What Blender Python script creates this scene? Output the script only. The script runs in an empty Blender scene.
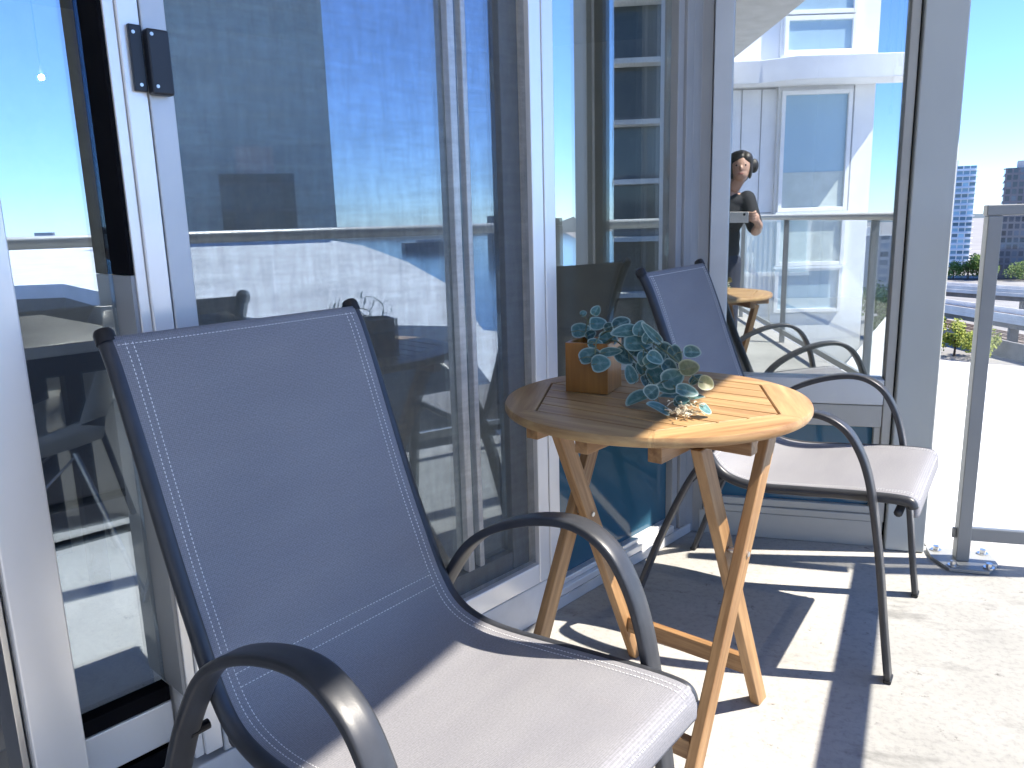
import bpy, bmesh, math, random
from mathutils import Vector, Matrix
random.seed(7)
R = math.radians
V = Vector
sc = bpy.context.scene
COL = sc.collection
H = 1.1

# ------------------------------------------------------------------ materials
MATS = {}
def new_mat(name):
    m = bpy.data.materials.new(name); m.use_nodes = True
    nt = m.node_tree; nt.nodes.clear()
    out = nt.nodes.new('ShaderNodeOutputMaterial')
    MATS[name] = m
    return m, nt, out

def N(nt, typ, **kw):
    n = nt.nodes.new(typ)
    for k, v in kw.items():
        if k in n.inputs: n.inputs[k].default_value = v
        else: setattr(n, k, v)
    return n

def coord(nt, attr=None, scale=(1, 1, 1)):
    if attr:
        a = N(nt, 'ShaderNodeAttribute', attribute_name=attr); o = a.outputs['Vector']
    else:
        a = N(nt, 'ShaderNodeTexCoord'); o = a.outputs['Object']
    mp = N(nt, 'ShaderNodeMapping'); mp.inputs['Scale'].default_value = scale
    nt.links.new(o, mp.inputs['Vector'])
    return mp.outputs['Vector']

def noise(nt, vec, scale, detail=4, rough=.55):
    n = N(nt, 'ShaderNodeTexNoise'); n.inputs['Scale'].default_value = scale
    n.inputs['Detail'].default_value = detail; n.inputs['Roughness'].default_value = rough
    nt.links.new(vec, n.inputs['Vector'])
    return n.outputs['Fac']

def ramp(nt, fac, stops):
    r = N(nt, 'ShaderNodeValToRGB')
    el = r.color_ramp.elements
    while len(el) < len(stops): el.new(.5)
    for e, (p, c) in zip(el, stops):
        e.position = p; e.color = (*c, 1) if len(c) == 3 else c
    nt.links.new(fac, r.inputs['Fac'])
    return r.outputs['Color']

def mixc(nt, fac, a, b, mode='MIX'):
    m = N(nt, 'ShaderNodeMix', data_type='RGBA', blend_type=mode)
    for s, v in ((m.inputs['Factor'], fac), (m.inputs[6], a), (m.inputs[7], b)):
        if isinstance(v, bpy.types.NodeSocket): nt.links.new(v, s)
        elif isinstance(v, (int, float)): s.default_value = v
        else: s.default_value = (*v, 1)
    return m.outputs[2]

def bump(nt, h, strength, dist=.002):
    b = N(nt, 'ShaderNodeBump'); b.inputs['Strength'].default_value = strength; b.inputs['Distance'].default_value = dist
    nt.links.new(h, b.inputs['Height'])
    return b.outputs['Normal']

def mat(name, col, rough=.5, metal=0, var=.12, nscale=6, bmp=0, bscale=200, spec=.5, emit=None):
    m, nt, out = new_mat(name)
    p = N(nt, 'ShaderNodeBsdfPrincipled')
    vec = coord(nt)
    f = noise(nt, vec, nscale, 5)
    c = ramp(nt, f, [(.3, [max(0, x*(1-var)) for x in col]), (.7, [min(1, x*(1+var)) for x in col])])
    nt.links.new(c, p.inputs['Base Color'])
    p.inputs['Roughness'].default_value = rough; p.inputs['Metallic'].default_value = metal
    p.inputs['Specular IOR Level'].default_value = spec
    if bmp:
        nt.links.new(bump(nt, noise(nt, vec, bscale, 3), bmp), p.inputs['Normal'])
    if emit:
        p.inputs['Emission Color'].default_value = (*emit[0], 1); p.inputs['Emission Strength'].default_value = emit[1]
    nt.links.new(p.outputs[0], out.inputs['Surface'])
    return m

def glass(name, tint, base, graze=.8, rough=0., gcol=(.92, .97, 1), wave=0.):
    m, nt, out = new_mat(name)
    lw = N(nt, 'ShaderNodeLayerWeight'); lw.inputs['Blend'].default_value = .5
    pw = N(nt, 'ShaderNodeMath', operation='POWER'); pw.inputs[1].default_value = 4
    nt.links.new(lw.outputs['Facing'], pw.inputs[0])
    ma = N(nt, 'ShaderNodeMath', operation='MULTIPLY_ADD'); ma.inputs[1].default_value = graze; ma.inputs[2].default_value = base
    nt.links.new(pw.outputs[0], ma.inputs[0])
    t = N(nt, 'ShaderNodeBsdfTransparent'); t.inputs[0].default_value = (*tint, 1)
    g = N(nt, 'ShaderNodeBsdfGlossy'); g.inputs[0].default_value = (*gcol, 1); g.inputs['Roughness'].default_value = rough
    if wave:
        nt.links.new(bump(nt, noise(nt, coord(nt), 2.2, 1), wave, .02), g.inputs['Normal'])
    mx = N(nt, 'ShaderNodeMixShader')
    nt.links.new(ma.outputs[0], mx.inputs[0]); nt.links.new(t.outputs[0], mx.inputs[1]); nt.links.new(g.outputs[0], mx.inputs[2])
    nt.links.new(mx.outputs[0], out.inputs['Surface'])
    return m

def wood(name, dark, light, rough=.45):
    m, nt, out = new_mat(name)
    p = N(nt, 'ShaderNodeBsdfPrincipled')
    vec = coord(nt, 'gco', (3, 40, 40))
    f = noise(nt, vec, 1.6, 6, .6)
    vec2 = coord(nt, 'gco', (1.2, 9, 9))
    f2 = noise(nt, vec2, 1.0, 3)
    a = mixc(nt, .45, f, f2)
    c = ramp(nt, a, [(.34, dark), (.5, [(x+y)/2 for x, y in zip(dark, light)]), (.66, light)])
    nt.links.new(c, p.inputs['Base Color']); p.inputs['Roughness'].default_value = rough
    nt.links.new(bump(nt, f, .25, .001), p.inputs['Normal'])
    nt.links.new(p.outputs[0], out.inputs['Surface'])
    return m

def concrete(name, base):
    m, nt, out = new_mat(name)
    p = N(nt, 'ShaderNodeBsdfPrincipled'); p.inputs['Roughness'].default_value = .85
    vec = coord(nt)
    big = noise(nt, vec, 1.3, 6, .62)
    c = ramp(nt, big, [(.3, [x*.72 for x in base]), (.55, base), (.75, [min(1, x*1.14) for x in base])])
    fine = noise(nt, vec, 60, 5, .7)
    c = mixc(nt, .75, c, ramp(nt, fine, [(.25, (.62, .62, .63)), (.5, (1, 1, 1)), (.8, (1.1, 1.1, 1.08))]), 'MULTIPLY')
    sp = noise(nt, vec, 26, 8, .75)
    c = mixc(nt, ramp(nt, sp, [(.30, (1, 1, 1)), (.385, (0, 0, 0))]), c, (.12, .11, .10))
    st = noise(nt, coord(nt, None, (1, 2.6, 1)), 3.1, 7, .7)
    c = mixc(nt, ramp(nt, st, [(.57, (0, 0, 0)), (.70, (.62, .62, .62))]), c, [x*.42 for x in base])
    nt.links.new(c, p.inputs['Base Color'])
    nt.links.new(bump(nt, fine, .5, .002), p.inputs['Normal'])
    nt.links.new(p.outputs[0], out.inputs['Surface'])
    return m

def fabric(name, base):
    m, nt, out = new_mat(name)
    p = N(nt, 'ShaderNodeBsdfPrincipled'); p.inputs['Roughness'].default_value = .6
    p.inputs['Specular IOR Level'].default_value = .35
    vec = coord(nt, 'gco')
    wx = N(nt, 'ShaderNodeTexWave', wave_type='BANDS', bands_direction='X'); wx.inputs['Scale'].default_value = 120
    wy = N(nt, 'ShaderNodeTexWave', wave_type='BANDS', bands_direction='Y'); wy.inputs['Scale'].default_value = 120
    nt.links.new(vec, wx.inputs['Vector']); nt.links.new(vec, wy.inputs['Vector'])
    w = mixc(nt, .5, wx.outputs['Fac'], wy.outputs['Fac'])
    n1 = noise(nt, coord(nt, 'gco', (1, 1, 1)), 330, 2)
    w2 = mixc(nt, .62, w, n1)
    n2 = noise(nt, coord(nt, 'gco', (3, 9, 1)), 1.5, 4)
    c = ramp(nt, w2, [(.25, [x*.62 for x in base]), (.6, base), (.85, [x*1.25 for x in base])])
    c = mixc(nt, .6, c, ramp(nt, n2, [(.3, (.86, .86, .88)), (.7, (1.08, 1.08, 1.06))]), 'MULTIPLY')
    nt.links.new(c, p.inputs['Base Color'])
    nt.links.new(bump(nt, n1, .22, .0006), p.inputs['Normal'])
    tl = N(nt, 'ShaderNodeBsdfTranslucent'); tl.inputs[0].default_value = (*[x*.9 for x in base], 1)
    tr = N(nt, 'ShaderNodeBsdfTransparent')
    a = N(nt, 'ShaderNodeMixShader'); a.inputs[0].default_value = .12
    nt.links.new(p.outputs[0], a.inputs[1]); nt.links.new(tl.outputs[0], a.inputs[2])
    b = N(nt, 'ShaderNodeMixShader'); b.inputs[0].default_value = .13
    nt.links.new(a.outputs[0], b.inputs[1]); nt.links.new(tr.outputs[0], b.inputs[2])
    nt.links.new(b.outputs[0], out.inputs['Surface'])
    return m

def leafmat(name, center, rim, vein):
    m, nt, out = new_mat(name)
    p = N(nt, 'ShaderNodeBsdfPrincipled'); p.inputs['Roughness'].default_value = .5
    at = N(nt, 'ShaderNodeAttribute', attribute_name='gco')      # x radial 0..1, y vein 0..1, z tone
    sx = N(nt, 'ShaderNodeSeparateXYZ'); nt.links.new(at.outputs['Vector'], sx.inputs[0])
    nz = noise(nt, coord(nt), 160, 4)
    dark = [x*.55 for x in center]
    c0 = mixc(nt, sx.outputs['Z'], center, dark)
    c0 = mixc(nt, .7, c0, ramp(nt, nz, [(.3, (.7, .75, .75)), (.7, (1.25, 1.2, 1.2))]), 'MULTIPLY')
    c1 = mixc(nt, ramp(nt, sx.outputs['Y'], [(.0, (0, 0, 0)), (1, (.75, .75, .75))]), c0, vein)
    c2 = mixc(nt, ramp(nt, sx.outputs['X'], [(.80, (0, 0, 0)), (.98, (.9, .9, .9))]), c1, rim)
    nt.links.new(c2, p.inputs['Base Color'])
    tl = N(nt, 'ShaderNodeBsdfTranslucent'); nt.links.new(c2, tl.inputs[0])
    mx = N(nt, 'ShaderNodeMixShader'); mx.inputs[0].default_value = .2
    nt.links.new(p.outputs[0], mx.inputs[1]); nt.links.new(tl.outputs[0], mx.inputs[2])
    nt.links.new(mx.outputs[0], out.inputs['Surface'])
    return m

def facade(name, wall, glassc, fh, fw, band=.35, mull=.12, lo=.45, hi=1.9):
    """Curtain wall: horizontal slab bands and vertical mullions as pattern of the wall skin."""
    m, nt, out = new_mat(name)
    p = N(nt, 'ShaderNodeBsdfPrincipled')
    at = N(nt, 'ShaderNodeAttribute', attribute_name='gco')      # x along wall (m), y height (m)
    sx = N(nt, 'ShaderNodeSeparateXYZ'); nt.links.new(at.outputs['Vector'], sx.inputs[0])
    def per(o, period, frac):
        d = N(nt, 'ShaderNodeMath', operation='DIVIDE'); d.inputs[1].default_value = period; nt.links.new(o, d.inputs[0])
        fr = N(nt, 'ShaderNodeMath', operation='FRACT'); nt.links.new(d.outputs[0], fr.inputs[0])
        g = N(nt, 'ShaderNodeMath', operation='LESS_THAN'); g.inputs[1].default_value = frac; nt.links.new(fr.outputs[0], g.inputs[0])
        fl = N(nt, 'ShaderNodeMath', operation='FLOOR'); nt.links.new(d.outputs[0], fl.inputs[0])
        return g.outputs[0], fl.outputs[0]
    by, fy = per(sx.outputs['Y'], fh, band); bx, fx = per(sx.outputs['X'], fw, mull)
    mx = N(nt, 'ShaderNodeMath', operation='MAXIMUM'); nt.links.new(by, mx.inputs[0]); nt.links.new(bx, mx.inputs[1])
    cb = N(nt, 'ShaderNodeCombineXYZ'); nt.links.new(fx, cb.inputs[0]); nt.links.new(fy, cb.inputs[1])
    wn = N(nt, 'ShaderNodeTexWhiteNoise', noise_dimensions='2D'); nt.links.new(cb.outputs[0], wn.inputs['Vector'])
    gc = ramp(nt, wn.outputs['Value'], [(0, [x*lo for x in glassc]), (.6, glassc), (1, [min(1, x*hi) for x in glassc])])
    c = mixc(nt, mx.outputs[0], gc, wall)
    nt.links.new(c, p.inputs['Base Color'])
    rr = N(nt, 'ShaderNodeMapRange'); nt.links.new(mx.outputs[0], rr.inputs[0]); rr.inputs[3].default_value = .08; rr.inputs[4].default_value = .8
    nt.links.new(rr.outputs[0], p.inputs['Roughness'])
    nt.links.new(p.outputs[0], out.inputs['Surface'])
    return m

M_white = mat('white_painted_aluminium', (.97, .97, .96), .28, .35, var=.04, nscale=3)
M_alu = mat('lilac_grey_aluminium', (.60, .63, .66), .40, .35, var=.05)
M_pillar = mat('grey_cladding', (.52, .55, .54), .5, var=.05, nscale=2)
M_tan = mat('warm_grey_aluminium', (.48, .48, .45), .45, var=.05)
M_grey = mat('mid_grey_aluminium', (.36, .37, .38), .4, var=.06)
M_dgrey = mat('dark_grey_aluminium', (.17, .18, .19), .4, var=.06)
M_gasket = mat('black_rubber', (.006, .006, .008), .9, spec=.1)
M_latch = mat('black_plastic', (.018, .022, .032), .38, var=.2)
M_steel = mat('bright_steel', (.7, .7, .7), .3, 1)
M_rail = mat('rail_grey_paint', (.30, .31, .31), .4, var=.05)
M_charcoal = mat('charcoal_powder_coat', (.040, .043, .050), .36, var=.15, nscale=30, bmp=.05, bscale=500)
M_cap = mat('black_cap', (.012, .012, .014), .45)
M_sling = fabric('sling_fabric', (.358, .358, .385))
M_thread = mat('pale_thread', (.86, .86, .86), .8)
M_wood = wood('oiled_acacia', (.17, .080, .030), (.54, .325, .15))
M_wood2 = wood('oiled_acacia_top', (.25, .12, .045), (.56, .37, .17))
M_box = wood('varnished_box', (.23, .085, .013), (.43, .19, .038), .3)
M_leaf = leafmat('eucalyptus_leaf', (.075, .20, .20), (.46, .60, .55), (.24, .40, .39))
M_leaf2 = leafmat('olive_leaf', (.20, .22, .10), (.45, .46, .30), (.30, .26, .14))
M_stem = mat('stem', (.16, .20, .12), .6)
M_sprig = mat('dry_cream_sprig', (.72, .66, .50), .8)
M_soil = mat('soil', (.03, .022, .016), .95, bmp=.6, bscale=150)
M_conc = concrete('balcony_concrete', (.42, .412, .39))
M_kerb = mat('kerb_paint', (.62, .63, .64), .6, var=.10, nscale=9, bmp=.1)
M_soffit = mat('soffit_paint', (.60, .60, .60), .8)
M_roof = mat('white_membrane', (.86, .86, .85), .7, var=.12, nscale=.9, bmp=.1, bscale=20)
M_g1 = glass('coated_door_glass', (.86, .90, .91), .42, .6, gcol=(.74,.86,1), wave=.012)
M_g2 = glass('coated_window_glass', (.84, .88, .88), .40, .6, wave=.006)
M_g3 = glass('coated_corner_glass', (.80, .86, .87), .58, .4, wave=.004)
M_grail = glass('clear_rail_glass', (.965, .975, .975), .03, .6)
M_spandrel = mat('blue_spandrel_glass', (.045, .135, .215), .06, var=.05, nscale=2)
M_ifloor = mat('interior_laminate', (.45, .46, .47), .35, var=.08, nscale=4)
M_iwall = mat('interior_paint', (.52, .54, .53), .8)
M_idark = mat('dark_cabinet', (.015, .015, .017), .4)
M_tabletop = mat('white_laminate', (.8, .8, .8), .3)
M_shell = mat('shell_plastic', (.82, .82, .80), .4)
M_chrome = mat('chrome_wire', (.6, .6, .6), .2, 1)
M_vent = mat('vent_paint', (.5, .5, .5), .5)
M_bulb = mat('lit_bulb', (1, .9, .75), .4, emit=((1, .93, .85), 8000))
M_skin = mat('skin', (.52, .31, .22), .5, var=.06)
M_cloth = mat('black_cotton', (.016, .017, .022), .85, var=.3, nscale=20)
M_jean = mat('dark_denim', (.025, .03, .05), .85)
M_hair = mat('dark_hair', (.02, .014, .01), .5)
M_phone = mat('phone_case', (.75, .74, .72), .4)
M_lens = mat('lens_black', (.01, .01, .012), .1)
M_wing = mat('white_wall_panel', (.84, .85, .86), .6, var=.04)
M_wingglass = mat('pale_blue_glazing', (.36, .50, .60), .15, var=.06, nscale=1)
M_curtain = mat('sheer_curtain', (.55, .62, .60), .9, var=.1)
M_asph = mat('yard_ground', (.26, .255, .25), .9, var=.25, nscale=.05)
M_sea = mat('sea_water', (.03, .06, .09), .12, var=.3, nscale=.02, bmp=.3, bscale=.4)
M_ballast = mat('ballast', (.16, .13, .11), .95, var=.3, nscale=3)
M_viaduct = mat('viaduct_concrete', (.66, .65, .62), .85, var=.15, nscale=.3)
M_vshade = mat('shaded_grey_concrete', (.22, .22, .22), .9, var=.2, nscale=.4)  # shade under decks painted into girders and piers; grey retaining wall shares it
M_railsteel = mat('rail_steel', (.20, .15, .12), .5)
M_tree = mat('tree_leaves', (.12, .20, .035), .7, var=.5, nscale=1.2)
M_bush = mat('yellow_green_leaves', (.26, .30, .035), .7, var=.4, nscale=2)
M_trunk = mat('bark', (.08, .06, .045), .9)
M_sign = mat('blue_sign', (.03, .12, .45), .5)
M_hill = mat('far_hill', (.07, .10, .12), .9, var=.2, nscale=.004)
F_pale = facade('hazed_glass_tower', (.62, .68, .74), (.16, .30, .42), 3.0, 3.1, .34, .16)  # pale blue glass, colours lightened further to stand in for distance haze
F_dark = facade('dark_brick_tower', (.20, .19, .20), (.08, .10, .13), 3.0, 2.4, .30, .3)
F_teal = facade('teal_glass_tower', (.56, .70, .68), (.50, .64, .64), 3.2, 26.0, .16, .02, .9, 1.1)
F_balc = facade('balcony_tower_skin', (.10, .13, .15), (.035, .06, .075), 3.0, 1.8, .12, .08)
F_light = facade('light_glass_tower', (.42, .55, .60), (.20, .36, .44), 3.0, 2.6, .25, .14)
F_far = facade('far_block', (.30, .32, .35), (.10, .13, .17), 3.2, 4, .4, .3)

def screenmat():
    m, nt, out = new_mat('insect_mesh')
    d = N(nt, 'ShaderNodeBsdfDiffuse'); d.inputs[0].default_value = (.16, .18, .19, 1)
    t = N(nt, 'ShaderNodeBsdfTransparent')
    vec = coord(nt)
    wx = N(nt, 'ShaderNodeTexWave', wave_type='BANDS', bands_direction='Z'); wx.inputs['Scale'].default_value = 200
    wx.inputs['Distortion'].default_value = 6; wx.inputs['Detail'].default_value = 1; wx.inputs['Detail Scale'].default_value = .012
    nt.links.new(vec, wx.inputs['Vector'])
    lo = noise(nt, coord(nt, None, (34, 34, 7)), 1.4, 5, .65)
    lo2 = noise(nt, coord(nt, None, (6, 6, 44)), 1.4, 5, .65)
    lo = mixc(nt, .45, lo, lo2)
    mr = N(nt, 'ShaderNodeMapRange'); nt.links.new(lo, mr.inputs[0]); mr.inputs[1].default_value = .36; mr.inputs[2].default_value = .64
    mr.inputs[3].default_value = .07; mr.inputs[4].default_value = .20
    ad = N(nt, 'ShaderNodeMath', operation='MULTIPLY_ADD'); nt.links.new(wx.outputs['Fac'], ad.inputs[0]); ad.inputs[1].default_value = .10
    nt.links.new(mr.outputs[0], ad.inputs[2])
    mx = N(nt, 'ShaderNodeMixShader'); nt.links.new(ad.outputs[0], mx.inputs[0])
    nt.links.new(t.outputs[0], mx.inputs[1]); nt.links.new(d.outputs[0], mx.inputs[2])
    nt.links.new(mx.outputs[0], out.inputs['Surface'])
    return m
M_screen = screenmat()

# ------------------------------------------------------------------ mesh building
ORIG = {}          # accumulated world offset of unrotated parents
class MB:
    def __init__(s): s.v = []; s.f = []; s.g = []; s.mi = []
    def add(s, vs, fs, g=None, mi=0):
        o = len(s.v); s.v += [V(p) for p in vs]
        s.g += [V(q) for q in (g if g else vs)]
        s.f += [tuple(i+o for i in f) for f in fs]; s.mi += [mi]*len(fs)
        return s
    def hexa(s, c, L=None):
        """8 corners: 4 bottom ccw, 4 top ccw"""
        c = [V(p) for p in c]
        ls = [(c[1]-c[0]).length, (c[3]-c[0]).length, (c[4]-c[0]).length]
        ax = sorted(range(3), key=lambda i: -ls[i]); r = random.random()*9
        uv = [(0,0,0),(1,0,0),(1,1,0),(0,1,0),(0,0,1),(1,0,1),(1,1,1),(0,1,1)]
        g = [V((u[ax[0]]*ls[ax[0]]+r, u[ax[1]]*ls[ax[1]]+r*.7, u[ax[2]]*ls[ax[2]])) for u in uv]
        return s.add(c, [(0,3,2,1),(4,5,6,7),(0,1,5,4),(1,2,6,5),(2,3,7,6),(3,0,4,7)], g)
    def box(s, a, b):
        x0,y0,z0 = a; x1,y1,z1 = b
        return s.hexa([(x0,y0,z0),(x1,y0,z0),(x1,y1,z0),(x0,y1,z0),(x0,y0,z1),(x1,y0,z1),(x1,y1,z1),(x0,y1,z1)])
    def obox(s, p, q, w, t, up=(0,0,1)):
        """bar from p to q, width w (sideways), thickness t (along up)"""
        p, q = V(p), V(q); d = (q-p).normalized(); sd = d.cross(V(up)).normalized(); u = sd.cross(d)
        a, b = sd*w/2, u*t/2
        return s.hexa([p-a-b, q-a-b, q+a-b, p+a-b, p-a+b, q-a+b, q+a+b, p+a+b])
    def prism(s, poly, z0, z1):
        n = len(poly); vs = [(x,y,z0) for x,y in poly]+[(x,y,z1) for x,y in poly]
        return s.add(vs, [tuple(range(n))[::-1], tuple(range(n,2*n))]+[(i,(i+1)%n,(i+1)%n+n,i+n) for i in range(n)])
    def sweep(s, pts, prof, up=(0,0,1), radii=None, closed_ends=True, side=None):
        pts = [V(p) for p in pts]; n = len(pts); k = len(prof); vs = []; g = []; L = 0
        for i, p in enumerate(pts):
            t = (pts[min(i+1,n-1)]-pts[max(i-1,0)]).normalized()
            if side is not None: sd = V(side); u = t.cross(sd)*-1
            else:
                uu = V(up)
                if abs(t.dot(uu)) > .98: uu = V((1,0,0))
                sd = t.cross(uu).normalized(); u = sd.cross(t)
            r = radii[i] if radii else 1
            if i: L += (p-pts[i-1]).length
            for a, b in prof:
                vs.append(p+sd*a*r+u*b*r); g.append(V((L, a, b)))
        fs = []
        for i in range(n-1):
            for j in range(k):
                fs.append((i*k+j, i*k+(j+1)%k, (i+1)*k+(j+1)%k, (i+1)*k+j))
        if closed_ends: fs += [tuple(range(k))[::-1], tuple(range((n-1)*k, n*k))]
        return s.add(vs, fs, g)
    def tube(s, pts, r, seg=12, radii=None, up=(0,0,1)):
        return s.sweep(pts, [(r*math.cos(2*math.pi*i/seg), r*math.sin(2*math.pi*i/seg)) for i in range(seg)], up, radii)
    def ball(s, c, rx, ry=None, rz=None, seg=16, rings=10):
        ry = ry or rx; rz = rz or rx; c = V(c); vs = []; fs = []
        for i in range(rings+1):
            th = math.pi*i/rings
            for j in range(seg):
                ph = 2*math.pi*j/seg
                vs.append(c+V((rx*math.sin(th)*math.cos(ph), ry*math.sin(th)*math.sin(ph), rz*math.cos(th))))
        for i in range(rings):
            for j in range(seg):
                fs.append((i*seg+j, (i+1)*seg+j, (i+1)*seg+(j+1)%seg, i*seg+(j+1)%seg))
        return s.add(vs, fs)
    def build(s, name, m, parent=None, smooth=False, bevel=0, segs=2, local=False):
        off = V((0,0,0))
        if parent is not None and not local: off = ORIG.get(parent.name, V((0,0,0)))
        base = V((0,0,0))
        if parent is None:
            xs = [p.x for p in s.v]; ys = [p.y for p in s.v]; zs = [p.z for p in s.v]
            base = V(((min(xs)+max(xs))/2, (min(ys)+max(ys))/2, min(zs)))
        me = bpy.data.meshes.new(name)
        me.from_pydata([p-off-base for p in s.v], [], s.f)
        at = me.attributes.new('gco', 'FLOAT_VECTOR', 'POINT')
        at.data.foreach_set('vector', [c for q in s.g for c in q])
        ms = m if isinstance(m, (list, tuple)) else [m]
        for x in ms: me.materials.append(x)
        for p, i in zip(me.polygons, s.mi): p.material_index = i
        bm = bmesh.new(); bm.from_mesh(me)
        bmesh.ops.recalc_face_normals(bm, faces=bm.faces); bm.to_mesh(me); bm.free()
        if smooth: me.polygons.foreach_set('use_smooth', [True]*len(me.polygons))
        o = bpy.data.objects.new(name, me); COL.objects.link(o)
        o.location = base
        if parent is not None: o.parent = parent
        ORIG[o.name] = off+base
        if bevel:
            b = o.modifiers.new('Bevel', 'BEVEL'); b.width = bevel; b.segments = segs; b.limit_method = 'ANGLE'; b.angle_limit = R(40)
            b.harden_normals = True
            me.polygons.foreach_set('use_smooth', [True]*len(me.polygons))
        elif smooth == 'auto':
            e = o.modifiers.new('Edges', 'EDGE_SPLIT'); e.split_angle = R(40)
        return o

def tag(o, label=None, cat=None, group=None, kind=None):
    if label: o['label'] = label
    if cat: o['category'] = cat
    if group: o['group'] = group
    if kind: o['kind'] = kind
    return o
def thing(name, label, cat, loc=(0,0,0), rz=0, group=None, rot=None):
    o = bpy.data.objects.new(name, None); COL.objects.link(o); o.location = loc
    o.rotation_euler = rot if rot else (0,0,rz); o.empty_display_size = .1
    ORIG[o.name] = V(loc)
    return tag(o, label, cat, group)
def structure(mb, name, m, **kw):
    return tag(mb.build(name, m, **kw), kind='structure')
def smooth_path(pts, n=6):
    P = [V(p) for p in pts]; P = [P[0]*2-P[1]]+P+[P[-1]*2-P[-2]]; out = []
    for i in range(1, len(P)-2):
        a,b,c,d = P[i-1:i+3]
        for k in range(n):
            t = k/n
            out.append(.5*((2*b)+(c-a)*t+(2*a-5*b+4*c-d)*t*t+(3*b-a-3*c+d)*t*t*t))
    out.append(P[-2]); return out

# ------------------------------------------------------------------ wall coordinates
v1 = V((.44548813, .89528784, 0)); n1 = V((.89528784, -.44548813, 0)); c0 = -1.3246
def wl(s, n, z): return v1*s+n1*(c0+n)+V((0,0,z))
def wbox(mb, s0, s1, n0, n1_, z0, z1):
    return mb.hexa([wl(s0,n0,z0),wl(s1,n0,z0),wl(s1,n1_,z0),wl(s0,n1_,z0),wl(s0,n0,z1),wl(s1,n0,z1),wl(s1,n1_,z1),wl(s0,n1_,z1)])
YW = 2.675
TOP = 2.9
def xy(s, n): p = wl(s, n, 0); return (p.x, p.y)

# ------------------------------------------------------------------ setting: balcony slabs
fl = MB(); fl.prism([xy(-6.2,.02), (-3.2,-5.5), (-.29,-5.5), (1.335,2.80), (.62,2.80), (.62,2.72), (-.16,2.72), xy(2.2,-.05)], -.25, 0)
structure(fl, 'balcony_floor', M_conc)
def edgeX(y): return 1.45+(y-1.56)*.26
so = MB(); so.prism([xy(-6.2,-.3), (-3.2,-5.4), (edgeX(-5.4),-5.4), (edgeX(2.95),2.95), (-.5,2.95), xy(2.2,-.3)], TOP, TOP+.25)
structure(so, 'balcony_soffit', M_soffit)
k = MB()
k.prism([xy(-6.0,-.26), xy(-6.0,.0), xy(1.558,.0), xy(1.558,-.26)], 0, .112)
k.prism([xy(1.560,-.26), xy(1.560,.002), xy(2.33,.002), xy(2.33,-.26)], 0, .035)
structure(k, 'door_kerb', M_kerb, bevel=.004)
k = MB(); k.box((-.12, YW+.004, 0), (.474, YW+.2, .088)); structure(k, 'window_kerb', M_tan, bevel=.003)

# ------------------------------------------------------------------ interior room
RP = [xy(-3.2,-.16), xy(2.28,-.16), (-.10,2.80), (.58,2.80), (.58,7.2), (-3.0,7.2), xy(-3.2,-5.2)]
f = MB(); f.prism(RP, .02, .10); structure(f, 'interior_floor', M_ifloor)
f = MB(); f.prism(RP, 2.60, 2.66); structure(f, 'interior_ceiling', M_iwall)
f = MB(); 
pts = RP[3:]+[RP[0]]
for a, b in zip(pts[:-1], pts[1:]):
    f.obox((a[0],a[1],1.35), (b[0],b[1],1.35), .06, 2.5)
structure(f, 'interior_wall', M_iwall)

# ------------------------------------------------------------------ left wall: sliding door
door = thing('sliding_door', 'white framed glass sliding door behind the near sling chair', 'sliding door', wl(.7,-.05,.112))
m = MB(); wbox(m, .275,.352,-.09,-.002,.13,TOP-.02); m.build('stile', M_white, door, bevel=.004)
m = MB(); wbox(m, .545,.579,-.09,.004,.13,TOP-.02); st = m.build('stile', M_white, door, bevel=.003)
m = MB(); wbox(m, .527,.5445,-.09,-.002,.13,TOP-.02); m.build('glazing_bead', M_white, st, bevel=.002)
m = MB(); wbox(m, .520,.5265,-.10,-.006,1.03,TOP-.02); m.build('gasket', M_gasket, st)
m = MB(); wbox(m, .520,.5265,-.10,-.006,.264,1.029); m.build('seal_strip', M_grey, st)
m = MB(); wbox(m, .354,.519,-.098,-.060,.150,.232); m.build('bottom_rail', M_white, door, bevel=.003)
m = MB(); wbox(m, .354,.519,-.094,-.064,.2325,.262); m.build('gasket', M_gasket, door)
m = MB(); wbox(m, .3525,.5195,-.088,-.080,.262,TOP-.03); m.build('pane', M_g1, door)
m = MB(); wbox(m, .262,.272,-.12,-.02,.115,TOP-.02); m.build('jamb', M_steel, door, bevel=.002)
m = MB(); wbox(m, -3.0,1.505,-.16,-.100,.113,.13); wbox(m, -3.0,1.505,-.056,-.050,.113,.145); m.build('track', M_gasket, door)
m = MB(); wbox(m, -3.0,2.30,-.16,.0,TOP-.018,TOP-.001); m.build('head_frame', M_white, door)
h = MB(); wbox(h, .283,.309,.0,.016,1.095,1.33); wbox(h, .287,.305,.017,.038,1.13,1.29); h.build('handle', M_latch, door, bevel=.004)
# second leaf behind the insect screen
m = MB(); wbox(m, 1.44,1.506,-.075,-.03,.150,TOP-.02); m.build('stile', M_dgrey, door, bevel=.003)
m = MB(); wbox(m, .60,1.438,-.075,-.03,.150,.225); m.build('bottom_rail', M_dgrey, door, bevel=.003)
m = MB(); wbox(m, .60,1.4385,-.056,-.048,.2255,TOP-.03); m.build('pane', M_g1, door)
for a, b in ((1.270,1.292), (1.312,1.328)):
    m = MB(); wbox(m, a,b,-.046,-.026,.2255,TOP-.03); m.build('interlock_stile', M_white, door, bevel=.003)

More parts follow.
